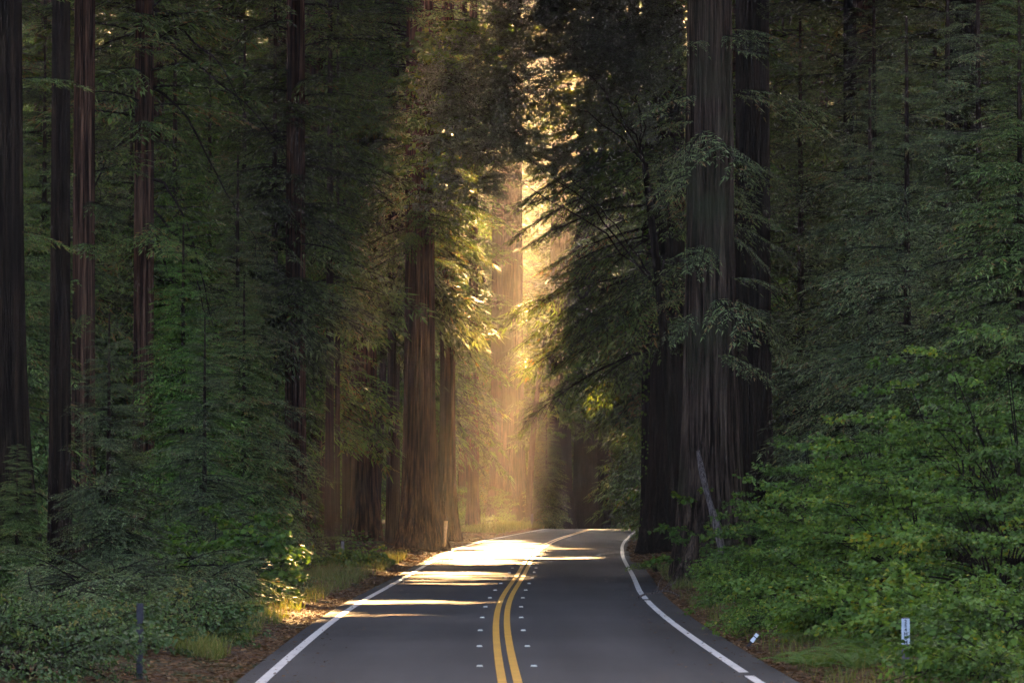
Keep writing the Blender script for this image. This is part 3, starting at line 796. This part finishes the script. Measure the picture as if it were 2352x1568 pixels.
# --- rows of tall trees added to block the sun, more to fill the back
rg = np.random.default_rng(11)
spots = []
def spot(x, d, rad, nb, H, gap=5.0):
    col = 1176 + x / d * FPX
    if abs(x - float(road_x(d))) < 6.8 or 1105 < col < 1480: return
    if any((x - p[0]) ** 2 + (d - p[1]) ** 2 < gap ** 2 for p in spots): return
    spots.append((x, d, rad, nb, H))
for D, xs in ((114, 14.8), (121, 15.6), (176, 9.5), (190, 10), (236, 8), (252, 9), (300, 8), (318, 8), (338, 8)):
    for sgn in (-1, 1):
        for j in range(7):
            x = float(road_x(D)) * (D > 200) + sgn * (xs + j * 5.5) + rg.uniform(-1.2, 1.2)
            if D < 150 and abs(x) < .1234 * D + .7: continue
            spot(x, D + rg.uniform(-3, 3), 9.0 if D < 290 else 8.0, 470, rg.uniform(72, 78) if D < 130 else rg.uniform(58, 64) + max(0, D - 260) * .12)
for j in range(400):
    if len(spots) > 160: break
    spot(rg.uniform(-48, 56), rg.uniform(348, 430), 7.0, 260, rg.uniform(50, 64), 6.0)
for i, (x, d, rad, nb, H) in enumerate(spots):
    col = 1176 + x / d * FPX
    inview = -60 < col < 2420
    side = 'left' if x < road_x(d) else 'right'
    lb = 'tall redwood added on the %s of the road to block the sun' % side
    low = conifer_crown(900 + i, 9, .118 * d + 6, 4.6, 5.2, 60, NEED, .5) if inview else None
    root = empty('shade_redwood', (x, d, float(ground_z(x, d))), 0, lb, 'tree', 'redwoods added for shade on the %s' % side)
    org = np.array(root.location)
    link('trunk', trunk_mesh('trunk', rg.uniform(.4, .7), .2, H, M['bark_red'], 900 + i, .4, 1.5, 9, .05, (0, 0), 0, 32, 40), root)
    link('crown', shade_canopy(1200 + i, .118 * d + 5, H + 3, rad, nb, org).mesh('crown', M['needle']), root)
    if low is not None:
        low.carve(org)
        link('low_branches', low.mesh('low_branches', M['needle' if i % 2 else 'needle_green']), root)
# the dense back of the wood
rg = np.random.default_rng(12)
back = []; SIZE = {}
for j in range(900):
    d = rg.uniform(350, 470); x = rg.uniform(-.15, .15) * d
    col = 1176 + x / d * FPX
    if 1120 < col < 1470 or abs(x - float(road_x(d))) < 5.5 or any((x - p[0]) ** 2 + (d - p[1]) ** 2 < 30 for p in back): continue
    back.append((x, d))
    if len(back) > 110: break
for col, d, k in ((1112, 352, 2.9), (1135, 380, 3.2), (1160, 350, 3.0), (1182, 372, 3.1), (1275, 356, 2.8), (1296, 382, 3.1), (1318, 352, 2.8), (1340, 375, 3.2), (1362, 395, 3.3), (1385, 360, 2.9),
                  (1405, 388, 3.2), (1428, 358, 3.0), (1450, 380, 3.2), (1180, 500, 5.4), (1225, 515, 5.8), (1262, 495, 5.2), (1300, 520, 5.6), (1345, 505, 5.4), (1390, 515, 5.6), (1440, 500, 5.2), (1240, 545, 6.2), (1320, 550, 6.2), (1200, 440, 3.4), (1228, 455, 3.4), (1255, 442, 3.4), (1242, 470, 3.8)):  # rows added here to shade the sunlit gap and fill behind it
    back.append((at(col, d), d)); SIZE[back[-1]] = k
for x, d in back:
    side = 'left' if x < 4 else 'right'
    root = empty('background_redwood', (x, d, float(ground_z(x, d))), rg.uniform(0, 6.28), 'indistinct redwood at the far back of the wood on the %s' % side, 'tree', 'redwoods at the back of the wood on the %s' % side)
    k = SIZE.get((x, d), rg.uniform(3.2, 5.0)); root.scale = (k * .85, k * .85, k)
    for nm, me in zip(('trunk', 'crown'), PROTO[('bushy', 'green')[rg.integers(0, 2)]]): link(nm, me, root)

# ------------------------------------------------------------------ shrubs
def shrub(px, d, ztop, rad, label, seed, nb=90, temps=BROAD, leaf='shrub', size=1.0, name='shrub', cat='shrub', group='broad leaved shrubs', tint=0.):
    x = at(px, d); g = float(ground_z(x, d))
    root = empty(name, (x, d, g), 0, label, cat, group)
    h = max(.5, ztop - g)
    c = Crown(seed); rg = c.rg
    a = rg.uniform(0, 6.283, nb); rr = rad * np.sqrt(rg.random(nb)); zz = h * (rg.random(nb) ** .75) * np.sqrt(np.clip(1 - (rr / rad) ** 2 * .8, 0.05, 1)) * .93
    lump = .75 + .5 * noise2(np.cos(a) * 2 + rr, np.sin(a) * 2 + zz, seed)
    pos = np.stack([np.cos(a) * rr * lump, np.sin(a) * rr * lump * .8, np.clip(zz * lump, .1, h)], -1)
    sz = size * rg.uniform(.55, 1.1, nb)
    flat_ = .25
    if temps is BROAD and h > 1.5:          # boughs spread in level tiers with dark gaps between
        pos[:, 2] = np.round(pos[:, 2] / .5) * .5 + rg.normal(0, .07, nb); flat_ = .1
    pos[:, 2] = np.minimum(pos[:, 2], h - .1)
    c.add(temps, pos, a + rg.normal(0, .5, nb), rg.normal(.0, flat_, nb), sz, tint=tint)
    link('foliage', c.mesh('foliage', M[leaf]), root)
    q = []
    for k in range(0, nb, 4):
        p = pos[k]; b0 = np.array([p[0] * .15, p[1] * .15, -.1])
        P = np.array([b0, b0 * .6 + p * .4 + [0, 0, .15 * h], p])
        q.append(tube_quads(P, np.array([.022, .016, .007]), 5))
    link('stems', quads_mesh('stems', np.concatenate(q), [M['twig']]), root)
    return root
def shr(px, d, ytop, rad, *a, **k): return shrub(px, d, up(ytop, d), rad, *a, **k)
shr(2235, 74, 790, 2.0, 'tallest thimbleberry bush in the thicket on the right bank', 600, 230)
shr(2030, 82, 890, 1.7, 'thimbleberry bush with bright yellow green tips left of the tallest bush', 601, 190, tint=.06)
shr(1880, 88, 1000, 1.3, 'thimbleberry bush leaning towards the furrowed redwood', 602, 130)
shr(2360, 68, 740, 1.8, 'thimbleberry bush cut by the right edge of the picture', 603, 190)
shr(1805, 94, 1120, .95, 'small thimbleberry bush beside the pale leaning pole', 604, 90)
shr(1730, 98, 1300, .6, 'low leafy bush at the foot of the furrowed redwood', 605, 80, temps=BROAD_SMALL)
shr(2120, 68, 1080, 1.5, 'thimbleberry bush in the middle of the thicket', 606, 170)
shr(1930, 72, 1200, 1.3, 'thimbleberry bush below the yellow tipped one', 607, 130)
shr(2290, 62, 1130, 1.4, 'thimbleberry bush above and right of the mile marker', 608, 160)
shr(1800, 80, 1290, 1.1, 'low mixed bush behind the small white reflector', 609, 110, temps=BROAD_SMALL)
shr(1990, 64, 1340, 1.0, 'low thimbleberry bush behind the ferns', 610, 100)
shr(2200, 57.5, 1420, .9, 'low leafy bush just right of the mile marker', 611, 90)
shr(2330, 56, 1400, .9, 'low leafy bush in the lower right corner', 612, 90)
shr(1830, 68, 1420, .7, 'small low bush above the white reflector', 613, 70, temps=BROAD_SMALL, size=.8)
shr(1585, 111, 1080, .55, 'sprig of yellow green leaves hanging in front of the black redwood', 614, 22, temps=BROAD_FLAT, leaf='maple')
shr(1512, 124, 1310, .5, 'bright green fern clump by the root at the right road edge', 615, 30, temps=BROAD_SMALL, leaf='fern', size=.6)
shr(1522, 184, 1130, .8, 'green bush at the right of the crest, before the black redwood', 616, 90, temps=BROAD_SMALL)
shr(2350, 53.2, 1480, .8, 'leafy plant at the bottom right corner of the picture', 640, 80)
shr(2330, 47, 1500, .8, 'leafy plant low in the bottom right corner, nearest the camera', 643, 70)
# left
shr(60, 50, 1470, .8, 'leafy plant low in the bottom left corner, nearest the camera', 646, 80, temps=BROAD_SMALL, leaf='huckleberry')
shr(90, 67, 1340, 1.3, 'low feathery redwood sprouts at the lower left edge', 620, 96, temps=NEED_FINE, leaf='needle_grey', size=1.35, name='redwood_sprout', group='redwood sprouts on the left bank')
shr(250, 71, 1275, 1.2, 'feathery redwood sprouts behind and left of the dark roadside post', 621, 96, temps=NEED_FINE, leaf='needle_grey', size=1.35, name='redwood_sprout', group='redwood sprouts on the left bank')
shr(385, 80, 1250, 1.2, 'feathery redwood sprouts behind and right of the dark roadside post', 622, 96, temps=NEED_FINE, leaf='needle_grey', size=1.35, name='redwood_sprout', group='redwood sprouts on the left bank')
shr(520, 92, 1235, 1.0, 'bush at the right end of the low left thicket', 623, 100, temps=BROAD_SMALL, leaf='huckleberry')
shr(490, 86, 1145, 1.0, 'low maple spreading flat tiers of pale leaves over the left thicket', 624, 70, temps=BROAD_FLAT, leaf='maple', tint=-.05)
shr(400, 94, 1150, 1.6, 'dim redwood sprouts behind the low maple', 625, 104, temps=NEED_FINE, leaf='needle_grey', size=1.35, name='redwood_sprout', group='redwood sprouts on the left bank')
shr(735, 126, 1275, .75, 'small roadside shrub with broad leaves around the grey post', 626, 80, temps=BROAD_FLAT, leaf='shrub', size=.8)
shr(665, 118, 1310, .6, 'low broad leaved plant left of the grey post', 627, 40, temps=BROAD_FLAT, size=.7)
shr(815, 132, 1265, .5, 'leafy tips lit by the sun right of the grey post', 628, 34, temps=BROAD_FLAT, leaf='shrub', size=.7)
shr(20, 60, 1400, .9, 'low plant in the lower left corner', 629, 70, temps=BROAD_SMALL, leaf='huckleberry')
shr(395, 64, 1420, .6, 'low plant right of the dark roadside post', 630, 70, temps=BROAD_SMALL, leaf='huckleberry')
shr(180, 58, 1420, .9, 'low plant left of the dark roadside post', 631, 80, temps=BROAD_SMALL, leaf='huckleberry')
shr(1105, 290, 1110, 1.6, 'pale bush lit by the shaft at the foot of the massive redwood', 632, 90, temps=BROAD_SMALL, size=1.3)
shr(1100, 272, 1200, 1.2, 'ferny clump at the left verge near the bend', 633, 60, temps=BROAD_SMALL, leaf='fern')
shr(1190, 285, 1195, 1.0, 'low green clump at the foot of the massive redwood', 634, 60, temps=BROAD_SMALL, leaf='fern')
shr(620, 150, 1210, 1.8, 'dark redwood sprouts deep in the shade left of the slim trunks', 635, 88, temps=NEED_FINE, leaf='needle_grey', size=1.35, name='redwood_sprout', group='redwood sprouts on the left bank')

# ------------------------------------------------------------------ ferns
def fern_mesh(seed, n=15):
    rg = np.random.default_rng(seed); Q, T = [], []
    for k in range(n):
        a = k / n * 6.283 + rg.normal(0, .2); L = rg.uniform(.6, 1.0); up_ = rg.uniform(.5, 1.0)
        t = np.linspace(0, 1, 26)
        P = np.stack([np.cos(a) * L * t, np.sin(a) * L * t, up_ * L * (t - .75 * t ** 2.2)], -1)
        tan = np.gradient(P, axis=0); tan /= np.linalg.norm(tan, axis=1, keepdims=True)
        side = np.array([-math.sin(a), math.cos(a), 0])
        for i in range(2, 26):
            l = .15 * math.sin(math.pi * (.12 + .88 * t[i])) ** .7 + .012
            for s in (1, -1):
                dr = side * s * .9 + tan[i] * .4 + np.array([0, 0, -.12]); dr /= np.linalg.norm(dr)
                w = tan[i] * .016
                p = P[i]
                Q.append([p - w, p + dr * l * .5 - w * .8, p + dr * l, p + dr * l * .5 + w * .8]); T.append(.5 + rg.normal(0, .14))
        tq = tube_quads(P, np.full(26, .004), 3); Q += list(tq); T += [.8] * len(tq)
    return quads_mesh('fronds', np.array(Q), [M['fern']], None, T)
FERN = [fern_mesh(s) for s in range(4)]
rg = np.random.default_rng(3)
for i, (px, d, s, lb) in enumerate(((1965, 54.6, 1.0, 'sword fern left of the mile marker'), (1885, 56, .9, 'sword fern to the left of the fern beside the mile marker'), (2035, 56.5, 1.0, 'sword fern behind the mile marker'),
        (1840, 64, .7, 'small sword fern right of the white reflector'), (2010, 56, .8, 'sword fern in front of the mile marker, to its left'), (1830, 57.5, .6, 'yellowish fern at the right road edge, below the reflector'),
        (2120, 55.5, .7, 'fern at the bottom of the picture below the mile marker'), (1640, 96, .7, 'fern at the foot of the furrowed redwood'), (420, 70, .8, 'fern among the plants right of the dark post'),
        (250, 62, .8, 'fern at the lower left between two low plants'), (560, 84, .8, 'fern at the edge of the sunlit grass'), (690, 112, .7, 'fern beside the low broad leaved plant'))):
    x = at(px, d)
    root = empty('sword_fern', (x, d, float(ground_z(x, d))), rg.uniform(0, 6.28), lb, 'fern', 'sword ferns on the banks')
    root.scale = (s, s, s)
    link('fronds', FERN[i % 4], root)

# ------------------------------------------------------------------ ground cover, grass, litter (uncountable)
def scatter(n, smin, smax, dmin, dmax, side, seed, pw=1.0):
    rg = np.random.default_rng(seed)
    d = dmin + (dmax - dmin) * rg.random(n) ** 1.5
    off = smin + (smax - smin) * rg.random(n) ** pw
    s = np.where(side > 0, half_right(d) + off, -half_left(d) - off)
    x = road_x(d) + s
    return rg, x, d, ground_z(x, d)
L_, T_ = [], []
for side in (1, -1):
    for (n, a, b_, d0, d1, sd, lf) in ((26000, 1.8, 9, 38, 130, 1, .075), (9000, 1.5, 2.4, 38, 130, 4, .05), (16000, 1.8, 18, 120, 300, 2, .16)) if side > 0 else ((17000, 2.9, 10, 38, 120, 1, .06), (5000, 1.4, 3.2, 38, 120, 4, .035), (14000, 3.0, 18, 115, 300, 2, .16)):
        rg, x, d, z = scatter(n, a, b_, d0, d1, side, sd + (9 if side > 0 else 0))
        keep = noise2(x / 1.5, d / 2.2, 31) > (.3 if side > 0 else .42)
        x, d, z = x[keep], d[keep], z[keep]; n = len(x)
        aa = rg.uniform(0, 6.28, n)
        dr = np.stack([np.cos(aa), np.sin(aa), rg.uniform(-.2, .5, n)], -1); dr /= np.linalg.norm(dr, axis=1, keepdims=True)
        nr = np.array([0, 0, 1.]) + rg.normal(0, .4, (n, 3)); nr -= dr * (nr * dr).sum(1, keepdims=True); nr /= np.linalg.norm(nr, axis=1, keepdims=True)
        p = np.stack([x, d, z + rg.random(n) ** 1.5 * .32 * (lf / .075) ** .7 * np.clip(noise2(x / 3, d / 4, 5) * 1.6, .15, 1.2) + .01], -1)
        L_.append(leaf_quads(p, dr, nr, lf * rg.uniform(.5, 1.3, n), .75, .06)); T_.append(np.repeat(.42 + rg.normal(0, .18, n), 2))
o = link('ground_cover', quads_mesh('ground_cover', np.concatenate(L_), [M['shrub']], None, np.concatenate(T_)))
tag(o, 'low green leaves covering the banks on both sides of the road', 'ground cover', kind='stuff')

L_, T_ = [], []
for side, n, a, b_, d0, d1, sd in ((-1, 15000, .9, 3.2, 58, 112, 1), (-1, 6000, .9, 2.6, 105, 150, 2), (1, 3600, .75, 2.4, 40, 100, 3), (1, 1500, .8, 1.6, 100, 130, 4), (-1, 3500, .9, 3, 230, 290, 5)):
    rg, x, d, z = scatter(n, a, b_, d0, d1, side, sd + 40)
    keep = noise2(x / .7, d / 1.1, 17) > .42
    x, d, z = x[keep], d[keep], z[keep]; n = len(x)
    h = rg.uniform(.08, .34, n) * (1.6 if d0 > 200 else 1)
    ln = rg.normal(0, .35, (n, 2)) * h[:, None]
    aa = rg.uniform(0, 6.28, n); w = np.stack([np.cos(aa), np.sin(aa), 0 * aa], -1) * (.006 if d0 < 200 else .015)
    b0 = np.stack([x, d, z - .02], -1); mid = b0 + np.stack([ln[:, 0] * .35, ln[:, 1] * .35, h * .6], -1); tip = b0 + np.stack([ln[:, 0], ln[:, 1], h], -1)
    L_.append(np.stack([b0 - w, b0 + w, mid + w * .8, mid - w * .8], 1)); L_.append(np.stack([mid - w * .8, mid + w * .8, tip + w * .15, tip - w * .15], 1))
    ti = .4 + rg.normal(0, .2, n); T_ += [ti, ti + .08]
o = link('grass', quads_mesh('grass', np.concatenate(L_), [M['grass']], None, np.concatenate(T_)))
tag(o, 'thin grass and weeds along both road edges', 'grass', kind='stuff')

L_, T_ = [], []
for side, n, a, b_, d0, d1, sd, lf in ((-1, 30000, .38, 3.4, 42, 150, 1, .08), (1, 24000, .55, 2.6, 42, 150, 2, .08), (-1, 6000, .3, 3.2, 140, 280, 3, .14), (1, 5000, .3, 3.0, 140, 240, 4, .14), (-1, 400, -.9, .4, 50, 150, 5, .05), (1, 500, -.8, .6, 50, 130, 6, .05)):
    rg, x, d, z = scatter(n, a, b_, d0, d1, side, sd + 60, 1.4 if a > 0 else .6)
    s_ = np.abs(x - road_x(d)); z = np.where(s_ < np.where(side > 0, half_right(d) + .44, half_left(d) + .28), road_z(d) + .003, z); n = len(x)
    aa = rg.uniform(0, 6.28, n)
    dr = np.stack([np.cos(aa), np.sin(aa), rg.uniform(-.1, .25, n)], -1); dr /= np.linalg.norm(dr, axis=1, keepdims=True)
    nr = np.array([0, 0, 1.]) + rg.normal(0, .3, (n, 3)); nr -= dr * (nr * dr).sum(1, keepdims=True); nr /= np.linalg.norm(nr, axis=1, keepdims=True)
    L_.append(leaf_quads(np.stack([x, d, z + rg.random(n) * .025 + .006], -1), dr, nr, lf * rg.uniform(.5, 1.6, n), .3, .05)); T_.append(np.repeat(.45 + rg.normal(0, .22, n), 2))
o = link('leaf_litter', quads_mesh('leaf_litter', np.concatenate(L_), [M['duff']], None, np.concatenate(T_)))
tag(o, 'brown fallen needles and leaves along the road edges', 'leaf litter', kind='stuff')

# ------------------------------------------------------------------ posts, marker, log, branch
def post(name, px, d, h, w, dep, mat, label, lean=(0, 0), extra=None):
    x = at(px, d); g = float(ground_z(x, d))
    root = empty(name, (x, d, g), 0, label, 'post', None)
    root.rotation_euler = (lean[1], lean[0], 0)
    z = np.array([-.4, 0, h * .5, h - .02, h])
    prof = np.array([[-1, -.6], [-.5, -1], [.5, -1], [1, -.6], [1, .3], [.8, .5], [-.8, .5], [-1, .3]]) * [w / 2, dep / 2]
    V = np.concatenate([np.c_[prof * (1 if k < 4 else .9), np.full(8, zz)] for k, zz in enumerate(z)])
    q = V[grid_faces(5, 8, True)]
    cap = V[-8:]
    q = np.concatenate([q, cap[[[0, 1, 2, 3], [0, 3, 4, 7], [7, 4, 5, 6]]]])
    link('post_shaft', quads_mesh('post_shaft', q, [mat]), root)
    return root
zb = ground_z(at(322, 51), 51)
post('roadside_post', 322, 51, up(1385, 51) - float(zb), .085, .05, M['post_dark'], 'dark slim roadside post at the lower left', (R(.3), 0))
post('roadside_post', 788, 128, up(1243, 128) - float(ground_z(at(788, 128), 128)), .10, .05, M['post_grey'], 'grey slim post standing in the small roadside shrub', (R(-.8), 0))
post('roadside_post', 1222, 282, up(1180, 282) - float(ground_z(at(1222, 282), 282)), .16, .08, M['post_grey'], 'tiny pale post at the far left verge near the bend')
# mile marker
d = 51.6; x = at(2078, d); g = float(ground_z(x, d))
root = empty('mile_marker', (x, d, g), 0, 'white paddle shaped mile marker on a short wooden post in the ferns', 'sign')
top = up(1417, d) - g
link('post', quads_mesh('post', box_quads(-.045, .045, -.02, .02, -.4, top + .0, .0), [M['post_wood']]), root)
z0 = top - .33
link('plate', quads_mesh('plate', np.concatenate([box_quads(-.052, .052, -.031, -.0215, z0, top - .015, .002)]), [M['sign_white']]), root)
for k, ch in enumerate(('2', '5', '4', 'H', 'U', 'M')):
    cu = bpy.data.curves.new('lettering', 'FONT'); cu.body = ch; cu.size = .06; cu.offset = .0025; cu.align_x = 'CENTER'; cu.extrude = .0008
    tmp = bpy.data.objects.new('lettering', cu); C.objects.link(tmp)
    bpy.context.view_layer.update()
    me = bpy.data.meshes.new_from_object(tmp.evaluated_get(bpy.context.evaluated_depsgraph_get()))
    bpy.data.objects.remove(tmp)
    me.materials.clear(); me.materials.append(M['sign_ink'])
    o = link('lettering', me, root, (0, -.0335, top - .068 - k * .051)); o.rotation_euler = (R(90), 0, 0)
# small tilted white reflector
d = 64.5; x = at(1716, d); g = float(ground_z(x, d))
root = empty('tilted_reflector', (x, d, g + .02), 0, 'small white reflector strip tilted over in the litter at the right road edge', 'reflector')
root.rotation_euler = (R(-10), R(38), 0)
link('stake', quads_mesh('stake', box_quads(-.022, .022, -.008, .008, -.15, .11, .002), [M['post_dark']]), root)
link('strip', quads_mesh('strip', np.concatenate([box_quads(-.03, .03, -.014, -.0085, .10, .185, .003), box_quads(-.03, .03, -.014, -.0085, .20, .255, .003)]), [M['bright_white']]), root)
link('backing', quads_mesh('backing', box_quads(-.026, .026, -.008, -.002, .09, .26, .002), [M['post_dark']]), root)
# pale leaning pole
d = 105; x = at(1662, d)
g = float(ground_z(x, d))
root = empty('leaning_pole', (x, d, g), 0, 'pale bare trunk leaning against the furrowed redwood', 'dead trunk')
t = np.linspace(0, 1, 18)
P = np.stack([at(1610, d) - x + (0 - (at(1610, d) - x)) * (1 - t) ** 1.0 - .05 * np.sin(t * 3.1), .9 * t ** 1.2, -.2 + (up(1035, d) - g + .2) * t], -1)
P[:, 0] = (at(1662, d) - x) * (1 - t) + (at(1608, d) - x) * t ** 1.4 + .05 * np.sin(t * 6)
link('trunk', quads_mesh('trunk', tube_quads(P, .125 - .065 * t + .012 * np.sin(t * 17), 12), [M['bark_pale']]), root)
# fallen branch at the right edge line
d = 92; x = float(road_x(d) + half_right(d))
root = empty('fallen_branch', (x, d, float(road_z(d))), 0, 'broken branch lying across the white edge line on the right', 'branch')
t = np.linspace(0, 1, 14); q = []
P = np.stack([-.22 + .95 * t, -.3 * t + .06 * np.sin(t * 5), .03 + .16 * np.sin(t * 2.6) + .02 * np.sin(t * 11)], -1)
q.append(tube_quads(P, .026 - .012 * t, 7))
for k, e in ((4, (.3, -.2, .15)), (7, (.35, .1, .2)), (9, (.2, -.3, .22)), (6, (.1, .2, .3))):
    p = P[k]; e = p + np.array(e)
    q.append(tube_quads(np.array([p, (p + e) / 2 + [0, 0, .04], e]), np.array([.011, .009, .004]), 5))
link('limb', quads_mesh('limb', np.concatenate(q), [M['bark_pale']]), root)
# mossy buttress stump at the right edge
d = 106; x = at(1572, d); g = float(ground_z(x, d))
root = empty('mossy_stump', (x, d, g), 0, 'dark mossy root stump at the foot of the furrowed redwood, nearest the road', 'stump')
link('stump', trunk_mesh('stump', .24, .08, 1.25, M['bark_grey'], 44, .2, .5, 7, .14, (.22, .1), 0, 48, 24), root)
# broken pale stub on the roadside redwood
d = 166; x = at(1018, d)
root = empty('broken_stub', (x, d, float(ground_z(x, d))), 0, 'pale broken wooden stub lit by the sun at the foot of the roadside redwood', 'stub')
t = np.linspace(0, 1, 8)
P = np.stack([.06 + .05 * t, -.1 * t, .25 + (up(1196, d) - root.location.z - .25) * t], -1)
link('stub', quads_mesh('stub', tube_quads(P, .03 + .055 * t ** .7, 9), [M['pale_wood']]), root)

# ------------------------------------------------------------------ haze in the air of the wood
m = bpy.data.materials.new('forest_haze'); m.use_nodes = True; t = m.node_tree
t.nodes.remove(t.nodes['Principled BSDF'])
pv = t.nodes.new('ShaderNodeVolumePrincipled')
pv.inputs['Color'].default_value = (1, .97, .93, 1)
pv.inputs['Density'].default_value = HAZE_DENSITY
pv.inputs['Anisotropy'].default_value = .72
t.links.new(pv.outputs[0], t.nodes['Material Output'].inputs['Volume'])
HAZE = True
o = HAZE and link('haze', quads_mesh('haze', box_quads(-520, 640, -170, 840, -6, 200), [m]))
if o: tag(o, kind='stuff')
